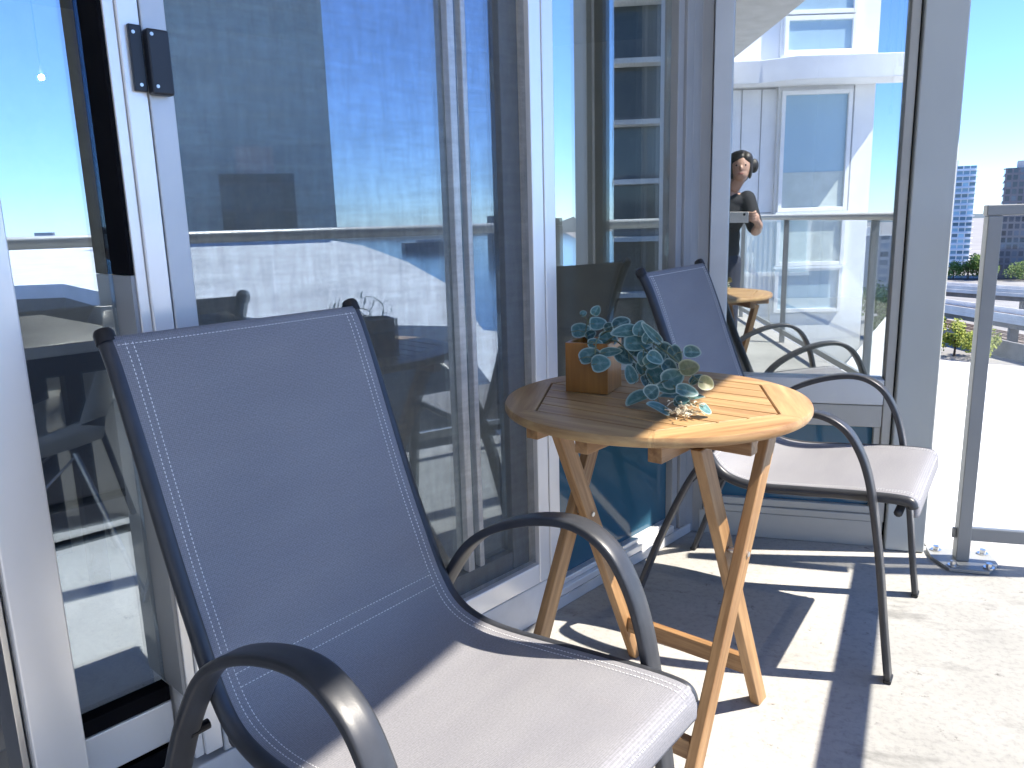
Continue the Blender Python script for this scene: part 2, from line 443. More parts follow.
scr = thing('screen_door', 'sliding insect screen with dark mesh stretched over the middle door leaf', 'screen door', wl(1.05,0,.112))
m = MB(); wbox(m, .581,.622,-.022,.004,.118,TOP-.02); m.build('stile', M_alu, scr, bevel=.003)
m = MB(); wbox(m, 1.508,1.551,-.03,.006,.1175,TOP-.02); m.build('stile', M_white, scr, bevel=.003)
m = MB(); wbox(m, .623,1.507,-.03,.006,.1175,.174); m.build('bottom_rail', M_white, scr, bevel=.003)
m = MB(); wbox(m, .6225,1.5075,-.0105,-.0095,.1745,TOP-.03); m.build('mesh', M_screen, scr)
lt = thing('latch_box', 'black plastic latch with four screws fixed across the door stiles', 'latch', wl(.585,.006,1.315))
m = MB(); wbox(m, .556,.5765,.0055,.013,1.317,1.417); m.build('mounting_plate', M_latch, lt, bevel=.002)
m = MB(); wbox(m, .5785,.614,.006,.026,1.313,1.412); m.build('cover', M_latch, lt, bevel=.004, segs=3)
for s, z, n in ((.5625,1.405,.0135), (.5665,1.327,.0135), (.5855,1.403,.0265), (.5865,1.325,.0265)):
    m = MB(); c = wl(s,n,z); m.tube([c-n1*.002, c+n1*.001], .0028, 10); m.build('screw', M_steel, lt)

# ------------------------------------------------------------------ left wall: fixed window and corner post
fw_ = thing('fixed_window', 'tall fixed window with a blue lower panel behind the bistro table', 'window', wl(1.93,0,.035))
m = MB(); wbox(m, 1.562,1.606,-.09,.0,.036,TOP-.02); m.build('jamb', M_white, fw_, bevel=.003)
m = MB(); wbox(m, 2.2565,2.300,-.09,-.002,.036,TOP-.02); jb = m.build('jamb', M_grey, fw_, bevel=.003)
m = MB(); wbox(m, 2.222,2.256,-.09,-.012,.036,TOP-.02); m.build('glazing_bead', M_grey, jb, bevel=.003)
m = MB(); wbox(m, 1.607,2.221,-.09,.0,.036,.058); sl0 = m.build('sill', M_white, fw_, bevel=.003)
m = MB(); wbox(m, 1.607,2.221,-.09,-.014,.0585,.076); m.build('glazing_bead', M_white, sl0, bevel=.003)
m = MB(); wbox(m, 1.607,2.221,-.09,-.004,.455,.525); m.build('transom', M_white, fw_, bevel=.003)
m = MB(); wbox(m, 1.6065,2.2215,-.046,-.036,.077,.454); m.build('spandrel_panel', M_spandrel, fw_)
m = MB(); wbox(m, 1.6065,2.2215,-.046,-.038,.526,TOP-.03); m.build('pane', M_g2, fw_)
m = MB(); a = xy(2.303,-.004); b = xy(2.303,-.2)
m.prism([a, (-.143,YW+.012), (-.107,YW+.006), (-.107,YW+.2), b], .0, TOP-.005)
tag(m.build('corner_post', M_grey, bevel=.003), 'narrow grey metal post where the two glazed walls meet', 'post')

# ------------------------------------------------------------------ right wall: corner window and pillar
rw = thing('corner_window', 'mirror like window with a grey sill panel behind the far sling chair', 'window', (.18,YW,.088))
def rbox(x0,x1,y0,y1,z0,z1): return MB().box((x0,YW+y0,z0),(x1,YW+y1,z1))
rbox(-.105,-.046,-.006,.09,.0885,TOP-.02).build('jamb', M_alu, rw, bevel=.004)
rbox(.450,.476,.0,.09,.0885,TOP-.02).build('jamb', M_tan, rw, bevel=.003)
rbox(-.045,.449,-.002,.09,.487,.572).build('sill_panel', M_alu, rw, bevel=.004)
m = MB(); m.box((-.045,YW+.004,.412),(.449,YW+.09,.4845)); m.box((-.045,YW+.004,.0885),(.449,YW+.09,.112)); m.box((-.045,YW+.012,.1125),(.449,YW+.09,.138))
m.box((.428,YW+.010,.1385),(.449,YW+.09,.4115)); m.build('lower_frame', M_tan, rw, bevel=.003)
rbox(-.0455,.4275,.03,.04,.1385,.4115).build('spandrel_panel', M_spandrel, rw)
rbox(-.0455,.4495,.034,.042,.5725,TOP-.03).build('pane', M_g3, rw)
m = MB(); m.box((.477,YW+.02,.0),(.4815,YW+.2,TOP-.006)); m.build('gasket', M_gasket, rw)
pl = MB(); pl.box((.482,YW-.018,.001),(.600,YW+.24,TOP-.004))
tag(pl.build('cladded_pillar', M_pillar, bevel=.006), 'grey clad pillar at the end of the glazed wall beside the railing', 'pillar')
cords = thing('blind_cord', 'thin dark blind cords hanging behind the corner window pane', 'blind cord', (.43,2.79,1.40))
for x, z in ((.411,1.60),(.432,1.42),(.449,1.56)):
    m = MB(); m.tube([(x,2.80,2.58),(x+.003,2.80,z+.3),(x,2.80,z)], .0022, 6); cd = m.build('cord', M_idark, cords)
    m = MB(); m.tube([(x,2.80,z-.022),(x,2.80,z+.004)], .005, 8); m.build('tassel', M_idark, cd)

# ------------------------------------------------------------------ railings
def post(t, x, y, h=1.077):
    p = MB(); p.box((x-.019,y-.024,.013),(x+.019,y+.024,h)); p.build('post', M_rail, t, bevel=.003)
    b = MB(); b.prism([(x-.050,y-.085),(x+.060,y-.085),(x+.10,y-.02),(x+.10,y+.075),(x-.085,y+.075),(x-.085,y+.0)], .001, .0125)
    bp = b.build('base_plate', M_rail, t, bevel=.002)
    for dx, dy in ((-.035,-.062),(.065,-.058),(-.06,.052),(.075,.052)):
        m = MB(); m.tube([(x+dx,y+dy,z_) for z_ in (.0126,.016,.0161,.028)], .016, 12, radii=[1,1,.56,.56])
        m.build('bolt', M_steel, bp)
er = thing('end_railing', 'short grey metal and glass railing beside the pillar', 'railing', (.92,2.63,0))
post(er, .695, 2.612)
m = MB(); m.box((.672,2.590,1.0775),(1.15,2.634,1.109)); m.build('handrail', M_rail, er, bevel=.004)
m = MB(); m.box((.7145,2.600,.078),(1.13,2.624,.120)); m.box((.664,2.606,.082),(.6755,2.618,.116)); m.build('bottom_rail', M_rail, er, bevel=.003)
m = MB(); m.box((.7145,2.608,.1205),(1.13,2.616,1.077)); m.build('glass_panel', M_grail, er)
fr = thing('front_railing', 'long grey metal and glass railing along the balcony edge facing the water', 'railing', (.6,0,0))
def rX(y): return 1.21+.196*(y-2.66)
ys = [2.62, .30, -1.72, -3.5, -5.3]
M_hand = mat('sunlit_handrail_paint', (.66, .67, .68), .35, var=.04)  # handrail colour lightened to stand in for sun on its top
for y in ys:
    p = MB(); x = rX(y); p.box((x-.022,y-.022,.0),(x+.022,y+.022,1.048)); p.build('post', M_rail, fr, bevel=.003)
m = MB(); m.sweep([(rX(2.66),2.66,1.070),(rX(-5.4),-5.4,1.070)], [(.042*math.cos(2*math.pi*i/20), .024*math.sin(2*math.pi*i/20)) for i in range(20)]); m.build('handrail', M_hand, fr, smooth='auto')
for a, b in zip(ys[:-1], ys[1:]):
    ya, yb = a-.03, b+.03
    m = MB(); m.obox((rX(ya),ya,.095),(rX(yb),yb,.095), .024,.04); m.build('bottom_rail', M_rail, fr)
    m = MB(); m.obox((rX(ya),ya,.58),(rX((ya+yb)/2+.006),(ya+yb)/2+.006,.58), .010,.925); m.build('glass_panel', M_grail, fr)
    m = MB(); m.obox((rX((ya+yb)/2-.006),(ya+yb)/2-.006,.58),(rX(yb),yb,.58), .010,.925); m.build('glass_panel', M_grail, fr)

# ------------------------------------------------------------------ sling chairs
WD = .531
PROF = [(-.655,.952),(-.635,.915),(-.605,.84),(-.57,.745),(-.53,.64),(-.495,.56),(-.463,.49),(-.43,.447),(-.385,.426),(-.32,.42),(-.22,.428),(-.12,.437),(-.04,.443),(.004,.4435),(.019,.440),(.0245,.428),(.025,.408)]
HOOP = [(.004,.0),(-.012,.12),(-.030,.27),(-.050,.40),(-.068,.49),(-.092,.555),(-.128,.605),(-.185,.630),(-.26,.622),(-.345,.590),(-.41,.545),(-.46,.480),(-.51,.395),(-.575,.25),(-.62,.13),(-.665,.0)]
def make_chair(label, loc, rz):
    t = thing('sling_chair', label, 'chair', loc, rz, 'sling chairs on the balcony')
    ox, oy = .33, -WD/2
    L = lambda a, b, z: V((a+ox, b+oy, z))
    rr = [( .019*math.copysign(min(1,abs(math.cos(q))*1.45), math.cos(q)), .0072*math.copysign(min(1,abs(math.sin(q))*1.35), math.sin(q))) for q in [2*math.pi*(i+.5)/16 for i in range(16)]]
    for b, sgn in ((.014,1),(WD-.014,-1)):
        m = MB(); m.sweep(smooth_path([L(a, b, z+.004) for a, z in HOOP], 5), rr, side=(0,1,0))
        hp = m.build('side_frame', M_charcoal, t, smooth=True, local=True)
        for a, z in (HOOP[0], HOOP[-1]):
            m = MB(); m.box(L(a-.009, b-.020, .0), L(a+.009, b+.020, .010)); m.build('foot_cap', M_cap, hp, local=True, bevel=.003)
        for a, z in ((-.497,.42),(-.06,.432)):
            m = MB(); m.tube([L(a, b+sgn*.006, z), L(a, b+sgn*.034, z)], .0075, 10); m.build('bolt', M_cap, hp, local=True)
    for b in (.047, WD-.047):
        m = MB(); m.tube(smooth_path([L(a, b, z) for a, z in PROF[:-1]], 4), .0125, 12, up=(0,1,0))
        rl = m.build('side_rail', M_charcoal, t, smooth=True, local=True)
        m = MB(); p0 = L(PROF[0][0], b, PROF[0][1]); d = (L(PROF[0][0],b,PROF[0][1])-L(PROF[1][0],b,PROF[1][1])).normalized()
        m.tube([p0-d*.004, p0+d*.010, p0+d*.016, p0+d*.019], .0145, 14, radii=[1,1,.8,.3], up=(0,1,0)); m.build('end_cap', M_cap, rl, smooth='auto', local=True)
    for a, z in ((.006,.420),(-.50,.535),(-.43,.425)):
        m = MB(); m.tube([L(a-.012,.05,z-.01), L(a-.012,WD-.05,z-.01)], .010, 10); m.build('cross_bar', M_charcoal, t, smooth=True, local=True)
    # sling: one continuous sheet hung between the rails
    path = smooth_path([V((a,0,z)) for a, z in PROF], 4); n = len(path); K = 25
    lens = [0]
    for i in range(1, n): lens.append(lens[-1]+(path[i]-path[i-1]).length)
    LT = lens[-1]
    rs = random.Random(label)
    ph = rs.random()*6
    def surf(i, q, lift=0.):
        """i float index on the path, q 0..1 across"""
        i0 = max(0, min(n-2, int(i))); fr_ = i-i0
        p = path[i0].lerp(path[i0+1], fr_)
        tg = (path[i0+1]-path[i0]).normalized(); nr = V((-tg.z, 0, tg.x))   # outward, towards the sitter
        if nr.z < 0 and tg.z > -.2: nr = -nr
        u = lens[i0]+(lens[i0+1]-lens[i0])*fr_
        e = math.sin(math.pi*q)
        sag = -.016*e**.7*math.sin(math.pi*min(1, max(0, u/LT)))
        rip = .0016*math.sin(u*40+ph+3*q)*e*(1 if u > LT*.42 and u < LT*.68 else .25)
        edge = .0118*(1-min(1, min(q, 1-q)/.03))*0
        x = .040+(WD-.080)*q
        return L(p.x, x, p.z)+nr*(.0128+sag+rip+lift-edge), u
    vs = []; g = []; fs = []
    qs = [0, .012, .03]+[.03+.94*j/(K-5) for j in range(1, K-5)]+[.97, .988, 1]; K = len(qs)
    for i in range(n):
        for q in qs:
            drop = -.010 if q in (0, 1) else (-.003 if q in (.012, .988) else 0)
            p, u = surf(i, q, drop); vs.append(p); g.append(V((q*.45, u, 0)))
    for i in range(n-1):
        for j in range(K-1): fs.append((i*K+j, i*K+j+1, (i+1)*K+j+1, (i+1)*K+j))
    m = MB(); m.add(vs, fs, g)
    sl = m.build('sling', M_sling, t, smooth=True, local=True)
    sm = sl.modifiers.new('Solid', 'SOLIDIFY'); sm.thickness = .0018; sm.offset = -1
    # pale stitching: rows of short raised dashes sewn through the sling
    m = MB()
    def idx(u):
        for k_ in range(n-1):
            if lens[k_+1] >= u: return k_+(u-lens[k_])/(lens[k_+1]-lens[k_])
        return n-1.001
    def dash(u0, q0, u1, q1):
        a, _ = surf(idx(u0), q0, .0006); b, _ = surf(idx(u1), q1, .0006)
        m.obox(a, b, .0011, .0008)
    for q in (.055, .078, .922, .945):
        u = .012
        while u < LT-.03: dash(u, q, u+.0034, q); u += .0062
    for u in (.014, LT*.475, LT*.475+.020, LT-.028):
        q = .03 if u < .02 else .08
        while q < (.965 if u < .02 else .915): dash(u, q, u, q+.0075); q += .0138
    m.build('stitching', M_thread, sl, local=True)
    return t
def chair_at(x, y, deg, label):
    a = R(deg); fwv = V((math.cos(a), math.sin(a), 0)); d = V((-fwv.y, fwv.x, 0))
    p = V((x, y, 0))-fwv*.33+d*(WD/2)
    return make_chair(label, p, a)
chair_at(-.2603, .5785, -22.6, 'near grey sling chair with charcoal arms in front of the sliding door')
chair_at(.358, 1.846, -17.15, 'far grey sling chair behind the wooden table by the corner window')

# ------------------------------------------------------------------ bistro table
TZ = .74; TC = V((-.165, 1.575, 0)); TA = R(-23.5)
tb = thing('bistro_table', 'round slatted wooden folding table between the two sling chairs', 'table', TC, TA)
rt, rh, th = .306, .262, .021
m = MB()
seg = 144; hexv = [V((rh*math.cos(R(60*k_)), rh*math.sin(R(60*k_)), 0)) for k_ in range(6)]
def hexr(a):
    a = (a % (math.pi/3))-math.pi/6
    return rh*math.cos(math.pi/6)/math.cos(a)
prof = [(0,0,'h'),(0,1,'r'),]
rings = []
for i in range(seg):
    a = 2*math.pi*i/seg; c, s_ = math.cos(a), math.sin(a); hr = hexr(a)
    rings.append([(c*hr, s_*hr, TZ-th), (c*hr, s_*hr, TZ-.002), (c*(hr+.002), s_*(hr+.002), TZ), (c*(rt-.008), s_*(rt-.008), TZ), (c*(rt-.0025), s_*(rt-.0025), TZ-.002),
                  (c*rt, s_*rt, TZ-.007), (c*rt, s_*rt, TZ-.014), (c*(rt-.0025), s_*(rt-.0025), TZ-.019), (c*(rt-.008), s_*(rt-.008), TZ-th)])
k9 = 9; vs = [p for r_ in rings for p in r_]
g = []
for i in range(seg):
    a = 2*math.pi*i/seg; sgm = int(a/(math.pi/3)); am = (sgm+.5)*math.pi/3
    for p in rings[i]:
        q = V((p[0], p[1], 0)); g.append(V((q.dot(V((-math.sin(am), math.cos(am), 0)))+sgm*1.7, q.dot(V((math.cos(am), math.sin(am), 0))), p[2])))
fs = []
for i in range(seg):
    j = (i+1) % seg
    for k_ in range(k9): fs.append((i*k9+k_, j*k9+k_, j*k9+(k_+1) % k9, i*k9+(k_+1) % k9))
m.add(vs, fs, g); m.build('tabletop_rim', M_wood2, tb, smooth='auto', local=True)
m = MB(); hh = rh*math.cos(R(30)); ns = 8; gap = .0040; ins = .0030
for i in range(ns):
    y0 = -hh+2*hh*i/ns+gap/2+(ins-.0014 if i == 0 else 0); y1 = -hh+2*hh*(i+1)/ns-gap/2-(ins-.0014 if i == ns-1 else 0)
    x0 = rh-abs(y0)/math.tan(R(60))-ins*1.15; x1 = rh-abs(y1)/math.tan(R(60))-ins*1.15
    m.hexa([(-x0,y0,TZ-.019),(x0,y0,TZ-.019),(x1,y1,TZ-.019),(-x1,y1,TZ-.019),(-x0,y0,TZ-.0006),(x0,y0,TZ-.0006),(x1,y1,TZ-.0006),(-x1,y1,TZ-.0006)])
m.build('slats', M_wood2, tb, local=True, bevel=.0012)
for x in (-.135, .0, .135):
    m = MB(); m.box((x-.014,-.235 if x else -.262,TZ-.0560),(x+.014,.235 if x else .262,TZ-th-.0005)); m.build('cleat', M_wood, tb, local=True, bevel=.002)
for y in (-.112,.112):
    for x0, x1 in ((-.268,-.1495),(-.1205,-.0145),(.0145,.1205),(.1495,.262)):
        m = MB(); m.box((x0,y-.014,TZ-.050),(x1,y+.014,TZ-th-.0005)); m.build('batten', M_wood, tb, local=True, bevel=.002)
# local +y points away from the camera; w (towards camera) = -y
zt = TZ-.052
def leg(x, w0, w1, wd=.022, tk=.040):
    m = MB(); y0, y1 = -w0, -w1
    d = V((0, y1-y0, zt)); sl = tk/2*math.sqrt(1+(d.y/d.z)**2)
    c = [(x-wd/2,y0-sl,0),(x+wd/2,y0-sl,0),(x+wd/2,y0+sl,0),(x-wd/2,y0+sl,0),(x-wd/2,y1-sl,zt),(x+wd/2,y1-sl,zt),(x+wd/2,y1+sl,zt),(x-wd/2,y1+sl,zt)]
    m.hexa(c); return m.build('leg', M_wood, tb, local=True, bevel=.003)
for s_ in (-1, 1):
    leg(.162*s_, -.212, .115); leg(.200*s_, .236, -.118)
def wy(z, w0, w1): return -(w0+(w1-w0)*z/zt)
m = MB(); y = wy(.115,-.212,.115); m.box((-.1505,y-.010,.095),(.1505,y+.010,.135)); m.build('stretcher', M_wood, tb, local=True, bevel=.002)
m = MB(); y = wy(.115,.236,-.118); m.box((-.1885,y-.010,.095),(.1885,y+.010,.135)); m.build('stretcher', M_wood, tb, local=True, bevel=.002)
zp = .448/(.354+.327)*zt; yp = wy(zp,-.212,.115)
for s_ in (-1, 1):
    m = MB(); m.tube([(.148*s_,yp,zp),(.2145*s_,yp,zp)], .0055, 10); m.build('pivot_bolt', M_steel, tb, local=True)

# ------------------------------------------------------------------ planter and plant
PB = V((-.300, 1.632, TZ+.0005))
pb = thing('planter_box', 'small square brown wooden box standing on the bistro table', 'planter', PB, R(-9))
w_, hgt, tkk = .094, .106, .008
for x0, x1, y0, y1 in ((-w_/2,w_/2,-w_/2,-w_/2+tkk),(-w_/2,w_/2,w_/2-tkk,w_/2),(-w_/2,-w_/2+tkk,-w_/2+tkk,w_/2-tkk),(w_/2-tkk,w_/2,-w_/2+tkk,w_/2-tkk)):
    m = MB(); m.box((x0,y0,0),(x1,y1,hgt)); m.build('side_panel', M_box, pb, local=True, bevel=.0012)
m = MB(); m.box((-w_/2+tkk,-w_/2+tkk,.002),(w_/2-tkk,w_/2-tkk,.088)); m.build('soil', M_soil, pb, local=True)
LEAVES = [(-0.337,1.668,0.862,0.021,0.0152,10,0),(-0.292,1.629,0.882,0.0167,0.0141,0,0),(-0.241,1.615,0.884,0.0212,0.0146,25,1),(-0.22,1.558,0.877,0.0282,0.0134,8,0),(-0.269,1.62,0.851,0.0228,0.0166,0,0),(-0.199,1.552,0.854,0.0263,0.0169,0,0),(-0.300,1.572,0.823,0.0239,0.0157,20,0),(-0.257,1.577,0.831,0.0234,0.0091,8,0),(-0.274,1.559,0.81,0.0211,0.0174,10,0),(-0.23,1.586,0.821,0.0224,0.0162,-35,1),(-0.164,1.529,0.876,0.0303,0.0083,-45,0),(-0.144,1.537,0.838,0.0215,0.0201,-30,1),(-0.161,1.525,0.825,0.0214,0.019,30,0),(-0.184,1.533,0.828,0.0156,0.0111,80,0),(-0.121,1.528,0.839,0.0214,0.0131,-60,1),(-0.207,1.529,0.793,0.0209,0.0126,-70,0),(-0.158,1.531,0.794,0.0181,0.0181,20,0),(-0.123,1.486,0.797,0.0209,0.0186,20,0),(-0.129,1.488,0.78,0.021,0.0136,0,0),(-0.092,1.483,0.818,0.0185,0.0168,10,2),(-0.06,1.477,0.792,0.0167,0.0141,-20,2),(-0.094,1.448,0.783,0.0204,0.0115,-15,0),(-0.121,1.504,0.757,0.0257,0.0113,-5,0),(-0.184,1.483,0.756,0.0238,0.0129,25,0),(-0.137,1.412,0.756,0.0214,0.0113,-25,0),(-0.102,1.456,0.757,0.0166,0.01,0,0),(-0.074,1.461,0.768,0.015,0.01,10,0),(-0.057,1.426,0.756,0.013,0.0091,-30,0),(-0.329,1.666,0.899,0.0083,0.0068,30,0),(-0.289,1.601,0.912,0.0109,0.0098,60,0),(-0.312,1.653,0.855,0.0128,0.0098,30,1),(-0.132,1.516,0.814,0.0172,0.0137,-40,1),(-0.079,1.495,0.794,0.0136,0.0088,40,1),(-0.183,1.578,0.84,0.0143,0.0107,-20,1),(-0.219,1.581,0.856,0.0129,0.01,40,1),(-0.21,1.588,0.795,0.0145,0.0108,-60,1),(-0.18,1.556,0.778,0.0142,0.0106,-70,1),(-0.267,1.632,0.875,0.0133,0.0096,20,1),(-0.168,1.56,0.765,0.0121,0.0085,-60,1)]
plant = thing('trailing_plant', 'trailing eucalyptus with round grey green leaves spilling from the wooden box', 'plant', V((-.300,1.632,TZ+.088)))
m = MB(); m2 = MB(); stems = MB()
SP = [smooth_path([(-.30,1.63,.83),(-.27,1.615,.868),(-.215,1.575,.862),(-.165,1.53,.832),(-.125,1.49,.792),(-.10,1.455,.766),(-.075,1.435,.758)],5),
      smooth_path([(-.295,1.635,.83),(-.25,1.61,.85),(-.20,1.56,.815),(-.165,1.52,.79),(-.15,1.48,.765),(-.14,1.425,.757)],5),
      smooth_path([(-.31,1.64,.83),(-.32,1.65,.86),(-.315,1.65,.885),(-.30,1.63,.905)],5),
      smooth_path([(-.29,1.62,.83),(-.285,1.595,.855),(-.285,1.575,.845),(-.285,1.565,.82)],5),
      smooth_path([(-.29,1.625,.83),(-.225,1.585,.872),(-.15,1.53,.85),(-.09,1.485,.81),(-.065,1.475,.79)],5)]
allp = [p for s_ in SP for p in s_]
for s_ in SP: stems.tube(s_, .0016, 6)
camp = V((0,0,H)); RT = V((.9599,.2791,-.027)); UP = V((-.0317,.2036,.9785))
def leafmesh(mb, c, hl, hw, ang, tone, rnd):
    c = V(c); ax = (RT*math.cos(R(ang))+UP*math.sin(R(ang))).normalized()
    tocam = (camp-c).normalized()
    nrm = (tocam+V((rnd.uniform(-.45,.45), rnd.uniform(-.45,.45), rnd.uniform(.0,.5))))
    if c.z < .77: nrm = V((rnd.uniform(-.25,.25), rnd.uniform(-.45,-.1), 1))
    nrm = (nrm-ax*nrm.dot(ax)).normalized(); sd = nrm.cross(ax)
    if c.z < .77: hw *= 1.5
    cup = rnd.uniform(-.12,.42); fold = rnd.uniform(.05,.55); SEG = 22; skew = rnd.uniform(-.14,.14); hl *= rnd.uniform(.9,1.1)
    rs_ = [0,.3,.55,.75,.88,.95,1]
    vs = []; g = []
    for rI in rs_:
        for j in range(SEG):
            a = 2*math.pi*j/SEG; ca, sa = math.cos(a), math.sin(a)
            rad = 1+.10*math.cos(a)**3 - .06*(1 if abs(a-math.pi) < .3 else 0)
            x, y = ca*rad*rI, sa*rI*(1-.12*ca)+skew*(ca*rI)**2
            z = cup*rI*rI*.5+fold*abs(y)*.6-.12*x*x+.04*math.sin(3*a+ang)*rI**2
            vs.append(c+ax*x*hl+sd*y*hw+nrm*z*hw)
            vein = max(0, 1-abs(y)*hw/.0011) if rI < .95 else 0
            vein = max(vein, .45*max(0, 1-abs(((x*3.2-abs(y)*2.2) % 1)-.5)/.14) if .2 < rI < .9 else 0)
            g.append(V((rI, vein, tone)))
    fs = []
    for i in range(len(rs_)-1):
        for j in range(SEG): fs.append((i*SEG+j, (i+1)*SEG+j, (i+1)*SEG+(j+1) % SEG, i*SEG+(j+1) % SEG))
    mb.add(vs, fs, g)
    base = c-ax*hl*.92; near = min(allp, key=lambda p: (p-base).length)
    stems.tube([near, near.lerp(base,.5)+V((0,0,.004)), base, c-ax*hl*.3+nrm*.0006], .0009, 5)
rnd = random.Random(11)
for x, y, z, a, b, ang, tone in LEAVES:
    leafmesh(m2 if tone == 2 else m, (x,y,z), a*1.06, b*1.08, ang+(180 if rnd.random() < .25 else 0), 1 if tone == 1 else rnd.uniform(0,.35), rnd)
for i in range(12):
    st_ = SP[rnd.choice([0,0,1,1,4,3])]; p = rnd.choice(st_[6:])
    c_ = p+V((rnd.gauss(0,.013), rnd.gauss(0,.012), abs(rnd.gauss(.002,.012))))
    if c_.z < .757: c_.z = .757
    leafmesh(m, c_, rnd.uniform(.012,.020), rnd.uniform(.010,.016), rnd.uniform(-80,80), rnd.uniform(0,.9), rnd)
m.build('foliage', M_leaf, plant, smooth=True)
m2.build('olive_foliage', M_leaf2, plant, smooth=True)
stems.build('stem', M_stem, plant, smooth=True)
m = MB()
for i in range(70):
    a = V((-.092+rnd.gauss(0,.016), 1.418+rnd.gauss(0,.014), .7425+abs(rnd.gauss(0,.009))))
    d = V((rnd.uniform(-1,1), rnd.uniform(-1,1), rnd.uniform(-.1,.5)))*.014
    m.tube([a, a+d*.5+V((0,0,.002)), a+d], .0009, 5, radii=[1,1.6,.3])
    if i % 3 == 0: m.ball(a+d, .0026, .0018, .0012, 8, 5)
m.build('sprig', M_sprig, plant)

# ------------------------------------------------------------------ interior things
IZ = .10
dt = thing('dining_table', 'white topped dining table inside behind the left glass door', 'table', wl(.25,-1.35,IZ))
def ibox(s0,s1,n0,n1_,z0,z1): m = MB(); wbox(m,s0,s1,n0,n1_,z0,z1); return m
ibox(-.7,.80,-1.45,-.66,.822,.850).build('tabletop', M_tabletop, dt, bevel=.003)
ibox(-.64,.76,-1.40,-.70,.768,.8215).build('apron', M_idark, dt)
for s in (-.6,.70):
    for n in (-1.36,-1.04): ibox(s,s+.045,n,n+.045,IZ,.7675).build('leg', M_idark, dt)
def shell_chair(s, n, deg, label):
    p = wl(s,n,IZ); t = thing('shell_chair', label, 'chair', p, R(deg), 'shell chairs indoors')
    vs = []; fs = []; A_ = 13; B_ = 15
    for i in range(A_):
        u = i/(A_-1)
        if u < .5: x = .22-.40*(u/.5); z = .43-.03*math.sin(math.pi*u/.5)
        else: q = (u-.5)/.5; x = -.18-.13*q; z = .43+.36*q**1.15
        w = .225*(1-.10*abs(2*u-1)) if u < .85 else .225*(.9-.55*((u-.85)/.15)**2)
        for j in range(B_):
            q = 2*j/(B_-1)-1
            lift = .10*abs(q)**3*(math.sin(math.pi*min(1,u*1.1)))
            vs.append((x+(.08*abs(q)**2.5 if u > .5 else 0), q*w, z+(lift if u <= .55 else lift*.4)))
    for i in range(A_-1):
        for j in range(B_-1): fs.append((i*B_+j, i*B_+j+1, (i+1)*B_+j+1, (i+1)*B_+j))
    m = MB(); m.add(vs, fs); o = m.build('shell', M_shell, t, smooth=True, local=True)
    sd = o.modifiers.new('Solid','SOLIDIFY'); sd.thickness = .008
    for sx in (-1,1):
        for sy in (-1,1):
            m = MB(); m.tube([(sx*.09-.02,sy*.10,.41),(sx*.20-.02,sy*.21,0)], .008, 8); m.build('leg', M_chrome, t, local=True)
    m = MB()
    for sx in (-1,1):
        m.tube([(sx*.09-.02,-.10,.40),(sx*.15-.02,.155,.2)], .004, 6); m.tube([(sx*.09-.02,.10,.40),(sx*.15-.02,-.155,.2)], .004, 6)
    m.tube([(-.11,-.10,.40),(.13,-.155,.2)], .004, 6); m.tube([(-.11,.10,.40),(.13,.155,.2)], .004, 6)
    m.build('wire_brace', M_chrome, t, local=True)
shell_chair(.60,-1.08, 232, 'white shell chair at the dining table end nearest the glass')
stl = thing('stool', 'round pale stool in the dark behind the shell chair', 'stool', wl(.86,-1.62,IZ))
m = MB(); cst = wl(.86,-1.62,0); m.ball(cst+V((0,0,.53)), .19,.19,.028, 28, 10); m.build('seat', M_shell, stl, smooth=True)
for a in range(4):
    m = MB(); dd = V((math.cos(a*1.571+.5), math.sin(a*1.571+.5), 0)); m.tube([cst+dd*.10+V((0,0,.515)), cst+dd*.19+V((0,0,IZ))], .011, 8); m.build('leg', M_idark, stl)
shell_chair(1.05,-.85, 120, 'pale shell chair behind the insect screen')
vt = thing('floor_vent', 'small slotted vent in the interior floor beside the open door', 'vent', wl(.34,-.42,IZ+.001))
m = MB(); wbox(m,.24,.42,-.50,-.36,IZ+.001,IZ+.004); m.build('plate', M_vent, vt)
m = MB()
for i in range(5): wbox(m,.335,.405,-.47+i*.018,-.462+i*.018,IZ+.0042,IZ+.0052)
m.build('slot', M_idark, vt)
cb = thing('dark_cabinet', 'tall black cabinet standing inside left of the door stile', 'cabinet', wl(.2,-1.3,IZ))
m = MB(); wbox(m,-.35,.30,-1.55,-1.46,IZ,.74); wbox(m,-.9,.30,-3.0,-2.2,IZ,2.2); m.build('body', M_idark, cb)
m = MB(); wbox(m,-.02,-.016,-2.199,-2.195,IZ,2.19); m.build('door_seam', M_grey, cb)
lp = thing('pendant_lamp', 'small lit bulb hanging inside seen through the left glass', 'lamp', (-2.61,2.55,1.69))
m = MB(); m.ball((-2.61,2.55,1.69), .008); m.build('bulb', M_bulb, lp, smooth=True)
m = MB(); m.tube([(-2.61,2.55,1.71),(-2.61,2.55,2.6)], .003, 6); m.build('cord', M_idark, lp)

